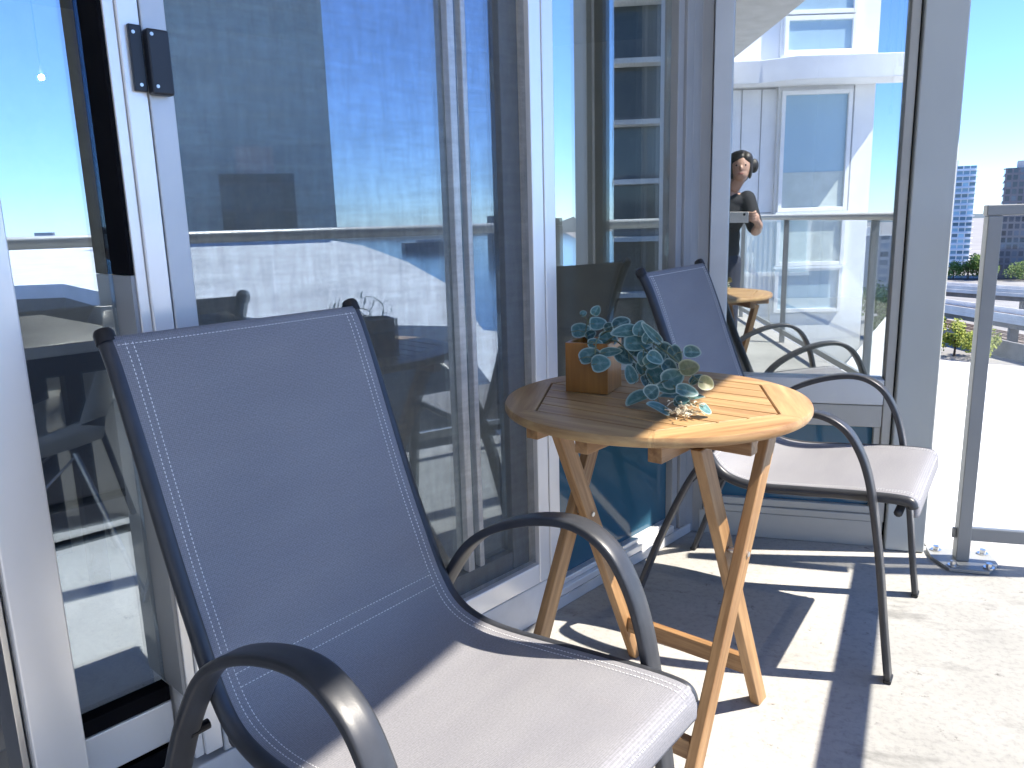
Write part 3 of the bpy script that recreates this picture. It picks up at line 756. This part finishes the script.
# ------------------------------------------------------------------ photographer (seen mirrored in the corner window)
person = MB()
def limb(mb, pts, radii, seg=14):
    pts = [V(p) for p in pts]
    mb.tube(pts, 1, seg, radii=radii, up=(.3,.2,.93))
    for p, r in ((pts[0],radii[0]),(pts[-1],radii[-1])): mb.ball(p, r, seg=12, rings=8)
hips, chest, neck, head = V((-.175,-.47,.80)), V((-.145,-.44,1.11)), V((-.080,-.405,1.285)), V((-.030,-.365,1.425))
person.ball(hips,.145,.10,.12); person.ball(chest,.145,.095,.17); person.ball(V((-.16,-.455,.95)),.125,.088,.16); person.ball(V((-.13,-.435,1.20)),.165,.075,.07)
limb(person,[V((-.11,-.42,1.22)),neck,head-V((0,0,.06))],[.06,.046,.045])
person.ball(head,.068,.080,.098,20,14); person.ball(head+V((0,.030,-.045)),.050,.048,.052)
person.ball(head+V((0,.078,-.012)),.011,.017,.017,10,8)
for sx in (-1,1): person.ball(head+V((sx*.068,-.004,-.004)),.010,.018,.026,10,8)
limb(person,[(-.25,-.47,.78),(-.26,-.44,.42),(-.27,-.48,.07)],[.085,.056,.036]); limb(person,[(-.10,-.47,.78),(-.085,-.44,.42),(-.08,-.48,.07)],[.085,.056,.036])
for x in (-.27,-.08): person.ball((x,-.42,.035),.040,.105,.035)
limb(person,[(.015,-.43,1.205),(.085,-.36,.985),(.098,-.115,1.03)],[.050,.038,.026])
limb(person,[(-.285,-.43,1.205),(-.315,-.33,.985),(-.165,-.105,1.04)],[.050,.038,.026])
FW = V((-.27862,.93842,-.2043)); UPc = V((-.0317,.2036,.9785)); RTc = V((.95988,.27912,-.02698))
def hp(r, u, f): return V((0,0,H))+RTc*r+UPc*u+FW*f
# phone: lens at the camera, body to its left and below, behind the image plane
PC = (-.052,-.020)
person_hand = []
def hand(sgn, edge, wrist):
    mid = hp(edge+sgn*.030, PC[1]-.012, -.052)
    limb(person,[wrist, mid],[.025,.024]); person.ball(mid,.030,.024,.036)
    for i, (ln, dz) in enumerate(((.92,.030),(1.0,.012),(.96,-.006),(.78,-.024))):
        a = hp(edge+sgn*.034, PC[1]+dz, -.046); b = hp(edge+sgn*.026, PC[1]+dz, -.014)
        c = hp(edge+sgn*(.014-.016*ln), PC[1]+dz, -.0185-.004)
        limb(person,[a, hp(edge+sgn*.038,PC[1]+dz,-.028), hp(edge+sgn*.024,PC[1]+dz*.9,-.0135-.006), c],[.0092,.0085,.0078,.0064],10)
    a = hp(edge+sgn*.028, PC[1]-.02, -.060)
    limb(person,[a, hp(edge+sgn*.010,PC[1]-.004,-.062), hp(edge-sgn*.014,PC[1]+.010,-.046)],[.0125,.0108,.008],10)
ER, EL = .026, -.130
hand(1, ER, V((.098,-.115,1.03))); hand(-1, EL, V((-.165,-.105,1.04)))
pr = person.build('person', M_skin)
tag(pr, 'person in dark clothes holding up a phone, seen mirrored in the corner window', 'person')
rm = pr.modifiers.new('Remesh','REMESH'); rm.mode = 'VOXEL'; rm.voxel_size = .0045; rm.use_smooth_shade = True
smo = pr.modifiers.new('Smooth','SMOOTH'); smo.factor = .5; smo.iterations = 2
def cloth(mb, name, m_, vox=.008):
    o = mb.build(name, m_, pr); r_ = o.modifiers.new('Remesh','REMESH'); r_.mode = 'VOXEL'; r_.voxel_size = vox; r_.use_smooth_shade = True
    s2 = o.modifiers.new('Smooth','SMOOTH'); s2.factor = .5; s2.iterations = 3; return o
m = MB(); m.ball(V((-.172,-.467,.86)),.155,.11,.13); m.ball(chest,.158,.108,.18); m.ball(V((-.16,-.455,.95)),.142,.103,.17); m.ball(V((-.13,-.435,1.19)),.178,.088,.075)
limb(m,[(.015,-.43,1.205),(.075,-.37,1.02)],[.062,.056]); limb(m,[(-.285,-.43,1.205),(-.312,-.34,1.02)],[.062,.056])
cloth(m, 'shirt', M_cloth)
m = MB(); m.ball(hips+V((0,0,-.02)),.158,.115,.12)
limb(m,[(-.25,-.47,.76),(-.26,-.44,.42),(-.27,-.48,.09)],[.097,.068,.056]); limb(m,[(-.10,-.47,.76),(-.085,-.44,.42),(-.08,-.48,.09)],[.097,.068,.056])
cloth(m, 'trousers', M_jean)
for x in (-.27,-.08):
    m = MB(); m.ball((x,-.42,.036),.047,.114,.035); cloth(m, 'shoe', M_cap)
m = MB(); m.ball(head+V((0,-.022,.024)),.077,.078,.090); m.ball(head+V((-.018,.000,.056)),.066,.072,.052); m.ball(head+V((.030,.000,.050)),.048,.066,.050); m.ball(head+V((.060,.002,-.010)),.018,.040,.075); m.ball(head+V((-.060,.002,-.010)),.018,.040,.075); m.ball(head+V((.085,-.045,.005)),.032,.036,.050); m.ball(head+V((0,-.055,-.03)),.062,.05,.08)
cloth(m, 'hair', M_hair, .006)
for sx in (-1,1):
    m = MB(); m.ball(head+V((sx*.026,.066,.006)),.0105,.008,.0075,10,8); m.build('eye', M_lens, pr, smooth=True)
m = MB(); m.ball(head+V((0,.072,-.050)),.020,.008,.006,12,8); m.build('mouth', mat('lips',(.35,.12,.10),.5), pr, smooth=True)
ph_ = thing('phone', 'pale cased phone held sideways in the hands of the person', 'phone', hp(PC[0],PC[1],-.012))
def pbox(r0,r1,u0,u1,f0,f1):
    return MB().hexa([hp(r0,u0,f0),hp(r1,u0,f0),hp(r1,u0,f1),hp(r0,u0,f1),hp(r0,u1,f0),hp(r1,u1,f0),hp(r1,u1,f1),hp(r0,u1,f1)])
pbox(EL,ER,PC[1]-.036,PC[1]+.036,-.0175,-.0095).build('body', M_phone, ph_, bevel=.003)
pbox(EL+.004,ER-.004,PC[1]-.033,PC[1]+.033,-.0184,-.0176).build('screen', M_lens, ph_)
m = MB(); m.tube([hp(0,0,-.0094),hp(0,0,-.006)], .008, 18); m.build('camera_lens', M_lens, ph_)

# ------------------------------------------------------------------ podium roof, terrain, water
M_pwall = mat('shaded_podium_wall', (.13,.14,.145), .7)  # shade on the podium and annex sides put into the wall colour
rp = [(.75,8.88),(1.2,8.72),(2.53,8.14),(4.6,6.6),(7.6,4.6),(10.5,5.3),(14,6.2),(28,8.4),(55,11.5),(82,13),(95,6),(98,-34),(25.0,-8.5),(23.7,-2.9),(12.5,.9),(9.2,3.0),(8.3,4.3),(1.38,2.97),(.75,2.97)]
m = MB(); m.prism(rp, -.75, -.35)
pod = m.build('podium_building', M_roof); m = MB(); m.prism(rp, -30, -.752); m.build('wall', M_pwall, pod); tag(pod, 'low podium with a broad curved white roof just beyond the short end railing', 'building')
m = MB(); m.prism([(.80,-1.9),(2.4,-8.3),(14,-12),(14,-7),(3,-1.5)], -.76, -.36)
anx = m.build('annex_building', M_roof); m = MB(); m.prism([(.80,-1.9),(2.4,-8.3),(14,-12),(14,-7),(3,-1.5)], -30, -.762); m.build('wall', M_pwall, anx)
tag(anx, 'white flat roofed annex outside the long railing mirrored low in the corner window', 'building')
m = MB(); m.prism([(-3000,-3000),(3000,-3000),(3000,3000),(-3000,3000)], -31, -30); structure(m, 'ground', M_asph)
m = MB(); m.prism([(150,-900),(2900,-900),(2900,1300),(260,170),(150,60)], -29.9, -29.8); structure(m, 'sea', M_sea)
def hill(name, pts, h0, seed):
    rs = random.Random(seed); m = MB(); n = 60; vs = []; fs = []
    for i in range(n+1):
        q = i/n; p = V(pts[0]).lerp(V(pts[1]), q); d = (V(pts[1])-V(pts[0])).normalized(); nn = V((-d.y, d.x, 0))
        h = h0*(.55+.45*math.sin(q*7+seed)*math.sin(q*17+seed*2))*(.8+.4*rs.random())
        vs += [p-nn*60+V((0,0,-30)), p-nn*30+V((0,0,-30+h*.7)), p+V((0,0,-30+h)), p+nn*90+V((0,0,-30))]
    for i in range(n):
        for j in range(3): fs.append((i*4+j, i*4+j+1, i*4+j+5, i*4+j+4))
    m.add(vs, fs); return structure(m, name, M_hill, smooth=True)
hill('far_shore_hill', ((1900,-700,0),(1900,900,0)), 42, 1.3)
hill('north_hill', ((2400,3000,0),(300,3000,0)), 90, 2.1)
hill('south_hill', ((-300,-2600,0),(1500,-2400,0)), 60, .7)

# ------------------------------------------------------------------ far buildings
def tower(name, label, cx, cy, w, d, rz, top, skin, extra=None, group=None, base=-30):
    t = thing(name, label, 'building', (cx,cy,base), R(rz), group)
    m = MB(); hw, hd = w/2, d/2; per = [(-hw,-hd),(hw,-hd),(hw,hd),(-hw,hd)]; run = 0
    for i in range(4):
        a, b = per[i], per[(i+1) % 4]; L_ = math.hypot(b[0]-a[0], b[1]-a[1])
        m.add([(a[0],a[1],0),(b[0],b[1],0),(b[0],b[1],top-base),(a[0],a[1],top-base)], [(0,1,2,3)], [(run,0,0),(run+L_,0,0),(run+L_,top-base,0),(run,top-base,0)]); run += L_
    m.add([(x,y,top-base) for x,y in per], [(0,1,2,3)], [(0,.1,0)]*4)
    m.build('walls', skin, t, local=True)
    m = MB(); m.box((-hw*.55,-hd*.5,top-base+.01),(hw*.3,hd*.5,top-base+3.2)); m.build('roof_plant', M_viaduct, t, local=True)
    if extra: extra(t, hw, hd, top-base)
    return t
def slabs(mat_, out, sides, fh=3.0, w0=-1, w1=1):
    def f(t, hw, hd, hgt):
        k_ = 1
        while k_*fh < hgt+.1:
            z = k_*fh
            for sd, a, b in (('l',(-hw-out, hd*w0, z-.15),(-hw-.01, hd*w1, z+.1)),('f',(hw*w0,-hd-out,z-.15),(hw*w1,-hd-.01,z+.1)),('r',(hw+.01, hd*w0, z-.15),(hw+out, hd*w1, z+.1))):
                if sd in sides: MB().box(a, b).build('balcony_slab', mat_, t, local=True)
            k_ += 1
    return f
tower('glass_tower', 'pale blue glass tower with white floor bands right of the pillar', 108, 494, 25, 20, -12, 23.5, F_pale, slabs(M_wing, 1.3, 'rf', w0=.15, w1=1.0))
tower('brick_tower', 'darker tower with pale corner strips behind the railing post', 122, 409, 20, 22, -14, 18, F_dark, slabs(M_wing, .6, 'l', w0=-.6, w1=.4))
tower('glass_block', 'long pale office block low behind the railing glass', 190, 560, 70, 20, -10, -6, F_light)
tower('teal_tower', 'tall dark teal tower mirrored in the insect screen', 114, 7.6, 16, 20, 2, 48, F_teal)
tower('harbour_block', 'short dark block standing before the tall teal tower in the screen', 99.5, 7.2, 5, 8.4, 2, 7.4, F_balc)
tower('balcony_tower', 'dark tower with pale balcony slabs mirrored in the fixed window', 40.0, -20.5, 10, 3.6, -27.5, 30, F_balc, slabs(M_viaduct, 1.2, 'l'))
tower('light_tower', 'light blue glazed tower beside the balcony tower in the mirrored view', 41.0, -28.0, 12, 12, -33, 34, F_light)
far = [('slim dark tower block highest on the mirrored far shore', 620,-104,22,-1,F_dark), ('wide dark block stepped beside the slim tower on the far shore', 600,-122,30,-8,F_dark),
       ('pale low slab at the left of the mirrored far shore', 640,-150,40,-16,F_far), ('grey mid rise block between shore towers', 660,-84,24,-14,F_far),
       ('small twin block far across the water', 900,330,26,8,F_far), ('thin chimney like tower far across the water', 900,390,9,22,F_far), ('long low warehouse far across the water', 900,240,60,-20,F_far)]
for lb, x, y, w, top, sk in far: tower('shore_block', lb, x, y, 20, w, 0, top, sk, group='buildings on the far shore')
south = [('broad grey block at the end of the mirrored street',45,-330,34,-8,F_far),('narrow pale tower behind the mirrored railing',70,-360,16,3,F_pale),('low brown block right of the mirrored facade',88,-340,26,-14,F_dark),('dark slab block far off in the mirrored view',66,-300,14,-17,F_far)]
for lb, x, y, w, top, sk in south: tower('street_block', lb, x, y, w, 18, 0, top, sk, group='buildings mirrored south')

# viaducts and tracks
def viaduct(label, a, b, z, w, rails=True):
    a, b = V((*a,0)), V((*b,0)); d = (b-a).normalized(); a -= d*90; b += d*170; nn = V((-d.y,d.x,0))
    t = thing('rail_viaduct', label, 'viaduct', (*((a+b)/2).xy, -30), group='elevated rail lines')
    m = MB(); m.obox(a+V((0,0,z-.5)), b+V((0,0,z-.5)), w, .9); m.build('deck', M_viaduct, t)
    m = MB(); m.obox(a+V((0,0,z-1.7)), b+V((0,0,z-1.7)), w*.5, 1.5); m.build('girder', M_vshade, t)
    for s_ in (-1,1):
        m = MB(); m.obox(a+nn*s_*(w/2-.15)+V((0,0,z+.55)), b+nn*s_*(w/2-.15)+V((0,0,z+.55)), .3, 1.1); m.build('parapet', M_viaduct, t)
    m = MB()
    for s_ in (-.28,-.1,.1,.28): m.obox(a+nn*s_*w+V((0,0,z+.05)), b+nn*s_*w+V((0,0,z+.05)), .14, .16)
    m.build('rail', M_railsteel, t)
    L_ = (b-a).length; k_ = 10
    while k_ < L_:
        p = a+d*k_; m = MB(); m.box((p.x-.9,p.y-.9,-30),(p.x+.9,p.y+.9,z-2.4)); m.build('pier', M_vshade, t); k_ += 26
viaduct('farther pale concrete rail viaduct crossing beyond the railing', (59,265),(75,248), -22, 9)
viaduct('nearer pale concrete rail viaduct crossing beyond the railing', (51,226),(61,203), -23.5, 9)
m = MB(); a, b = V((40,262,0)), V((86,140,0)); d = (b-a).normalized(); a -= d*60; b += d*60; m.obox(a+V((0,0,-29.9)), b+V((0,0,-29.9)), 22, .16); structure(m, 'track_bed', M_ballast)
nn = V((-d.y,d.x,0)); m = MB()
for s_ in (-9,-7.5,-4.5,-3,0,1.5,4.5,6,8,9.5): m.obox(a+nn*s_+V((0,0,-29.72)), b+nn*s_+V((0,0,-29.72)), .28, .2)
tag(m.build('railway_track', M_railsteel), 'rusty ground level railway tracks below the nearer viaduct', 'railway')
m = MB(); m.prism([(1.5,-60),(24,-60),(24,2.9),(1.5,2.9)], -29.98, -29.94); structure(m, 'street', mat('dark_asphalt',(.13,.135,.14),.9))
m = MB(); m.obox((70,400,-29.98),(190,385,-29.98), 12, .05); structure(m, 'road', mat('asphalt',(.06,.06,.065),.9))
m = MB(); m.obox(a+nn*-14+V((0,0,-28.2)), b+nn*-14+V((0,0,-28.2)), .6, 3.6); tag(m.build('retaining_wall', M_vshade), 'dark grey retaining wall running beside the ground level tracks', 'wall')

def tree(label, x, y, h, w, seed, mt=None, z=-30, nl=1500):
    rs = random.Random(seed); t = thing('tree', label, 'tree', (x,y,z), group='trees by the tracks')
    m = MB(); m.tube([(0,0,0),(.1,0,h*.25),(.0,.1,h*.6)], .035*h, 8, radii=[1,.7,.3])
    for i in range(5):
        a = rs.random()*6.28; m.tube([(0,0,h*(.25+.06*i)),(math.cos(a)*w*.3,math.sin(a)*w*.3,h*(.5+.06*i))], .012*h, 6, radii=[1,.4])
    m.build('trunk', M_trunk, t, local=True)
    m = MB(); cl = [(rs.gauss(0,w*.24), rs.gauss(0,w*.24), h*(.52+.30*rs.uniform(-1,1)), w*rs.uniform(.15,.27)) for _ in range(13)]
    for i in range(nl):
        cx, cy, cz, r_ = rs.choice(cl); u = V((rs.gauss(0,1),rs.gauss(0,1),rs.gauss(0,.8))).normalized()*r_*rs.uniform(.6,1.05)
        c = V((cx,cy,cz))+u; a = V((rs.gauss(0,1),rs.gauss(0,1),rs.gauss(0,1))).normalized(); b = a.orthogonal().normalized(); q = h*rs.uniform(.025,.06)
        m.add([c-a*q, c+b*q*.6, c+a*q, c-b*q*.6], [(0,1,2,3)])
    m.build('crown', mt or M_tree, t, local=True)
tree('round green tree left of the railing post below the glass tower', 97.5, 396, 9, 9, 3)
tree('taller green tree touching the railing post below the glass tower', 103, 390, 13, 10, 4)
tree('small green tree half hidden by the pillar edge', 92.5, 400, 8, 9, 5)
tree('broad green tree seen through the railing glass', 117, 388, 9, 13, 6)
tree('low green tree at the right edge seen through railing glass', 124, 386, 7, 10, 8)
for i, (x, y, h) in enumerate(((41.5,190,9),(44.5,186,8),(47.5,181,6.5))):
    tree(['yellow green bush nearest the pillar beyond the white roof','yellow green bush beside the tracks beyond the white roof','small yellow green bush closest to the railing post'][i], x, y, h, 7, 20+i, M_bush)
for i, (x, y, h) in enumerate(((38,-236,11),(42,-215,9),(33,-205,12))):
    tree(['bushy green tree mirrored in the corner window','lower green tree mirrored in the corner window','big green tree near the mirrored facade'][i], x, y, h, 12, 30+i)
sg = thing('road_sign', 'small blue road sign on a pole by the trees', 'sign', (104,388,-30))
m = MB(); m.box((103.4,387.8,-27.5),(106.4,387.9,-24.6)); m.build('panel', M_sign, sg)
m = MB(); m.tube([(104.9,388,-30),(104.9,388,-24.7)], .12, 8); m.build('pole', M_grey, sg)

# ------------------------------------------------------------------ neighbouring wing (mirrored in the corner window)
wg = thing('apartment_wing', 'white panelled wing with ledge and pale blue windows mirrored in the corner window', 'building', (.4,-5.5,-.25), R(-15))
YF = -5.5
def gb(x0,x1,y0,y1,z0,z1): return MB().box((x0,y0,z0),(x1,y1,z1))
m = MB(); m.box((-3.4,YF-3,-30),(.40,YF-.16,8)); m.box((.402,YF-3,-30),(1.62,YF-.10,8)); m.build('wall', M_wing, wg)
m = MB(); m.prism([(-3.4,YF-.15),(-3.4,YF+.2),(.1,YF+.2),(.45,YF+.42),(2.0,YF+.42),(2.0,YF-.09),(-3.4,YF-.09)][0:6], 2.68, 2.95); m.build('ledge', M_wing, wg, bevel=.01)
def wing_window(x0,x1,z0,z1,glassm=M_wingglass,fwid=.05):
    y = YF-.10
    fo = MB(); fo.box((x0,y,z0),(x0+fwid,y+.06,z1)); fo.box((x1-fwid,y,z0),(x1,y+.06,z1)); fo.box((x0+fwid,y,z0),(x1-fwid,y+.058,z0+fwid)); fo.box((x0+fwid,y,z1-fwid),(x1-fwid,y+.058,z1))
    w = fo.build('window', M_wing, wg, bevel=.004)
    gb(x0+fwid,x1-fwid,y+.004,y+.02,z0+fwid,z1-fwid).build('pane', glassm, w)
for z in (1.11, 2.66, 4.7):
    gb(-3.39,.38,YF-.1602,YF-.153,z,z+.012).build('panel_joint', M_grey, wg)
for x in (-2.4,-.05,.20):
    gb(x,x+.010,YF-.1602,YF-.1525,-.2,2.66).build('panel_joint', M_grey, wg)
for z in (.405, 1.105): gb(.40,1.36,YF-.098,YF-.01,z-.02,z+.012).build('window_sill', M_white, wg)
gb(.47,1.28,YF-.0795,YF-.074,1.17,1.62).build('roller_blind', M_curtain, wg)
gb(1.345,1.36,YF-.098,YF-.085,1.1,2.67).build('panel_joint', M_grey, wg)
wing_window(.43,1.32,1.12,2.62)
wing_window(.43,1.32,.42,1.10,M_curtain)
wing_window(.43,1.32,-.20,.40)
wing_window(.43,1.32,3.05,3.50); wing_window(.43,1.32,3.52,4.6)
wing_window(-1.6,-.2,.3,2.4)
m = MB()
for i in range(9): m.box((-.16+i*.06,YF+.40,.0),(-.13+i*.06,YF+.42,1.0))
m.box((-.18,YF+.39,1.0),(.40,YF+.43,1.05)); tag(m.build('slatted_gate', M_wing), 'white slatted gate standing before the mirrored wing', 'gate')

# ------------------------------------------------------------------ camera, light, render settings
cam = bpy.data.cameras.new('camera'); co = bpy.data.objects.new('camera', cam); COL.objects.link(co)
cam.sensor_width = 36; cam.lens = 36*780/1024; cam.clip_start = .004; cam.clip_end = 9000
r_, u_, b_ = RTc, UPc, -FW
co.matrix_world = Matrix(((r_.x,u_.x,b_.x,0),(r_.y,u_.y,b_.y,0),(r_.z,u_.z,b_.z,H),(0,0,0,1)))
sc.camera = co
SD = V((.74,.125,1)).normalized()
sl_ = bpy.data.lights.new('sun','SUN'); so_ = bpy.data.objects.new('sun', sl_); COL.objects.link(so_)
sl_.energy = 4.1; sl_.angle = R(.5); sl_.color = (1,.92,.80)
so_.rotation_euler = (-SD).to_track_quat('-Z','Y').to_euler(); so_.location = (20,4,30)
w = bpy.data.worlds.new('World'); sc.world = w; w.use_nodes = True; nt = w.node_tree; nt.nodes.clear()
bg = nt.nodes.new('ShaderNodeBackground'); sk = nt.nodes.new('ShaderNodeTexSky'); ow = nt.nodes.new('ShaderNodeOutputWorld')
sk.sky_type = 'NISHITA'; sk.sun_disc = False; sk.sun_elevation = math.asin(SD.z); sk.sun_rotation = math.atan2(SD.x, SD.y)
sk.air_density = .8; sk.dust_density = .05; sk.ozone_density = 3
bg.inputs[1].default_value = .12
tint = nt.nodes.new('ShaderNodeMix'); tint.data_type = 'RGBA'; tint.blend_type = 'MULTIPLY'; tint.inputs[0].default_value = 1; tint.inputs[7].default_value = (.58, .765, 1.07, 1)
nt.links.new(sk.outputs[0], tint.inputs[6]); nt.links.new(tint.outputs[2], bg.inputs[0]); nt.links.new(bg.outputs[0], ow.inputs[0])
sc.view_settings.view_transform = 'Standard'; sc.view_settings.look = 'None'
sc.view_settings.gamma = 1; sc.view_settings.exposure = 1.42; sc.view_settings.use_curve_mapping = False
cy = sc.cycles
cy.use_denoising = True; cy.max_bounces = 12; cy.transparent_max_bounces = 24; cy.glossy_bounces = 6; cy.diffuse_bounces = 4
cy.caustics_reflective = False; cy.caustics_refractive = False; cy.sample_clamp_indirect = 8
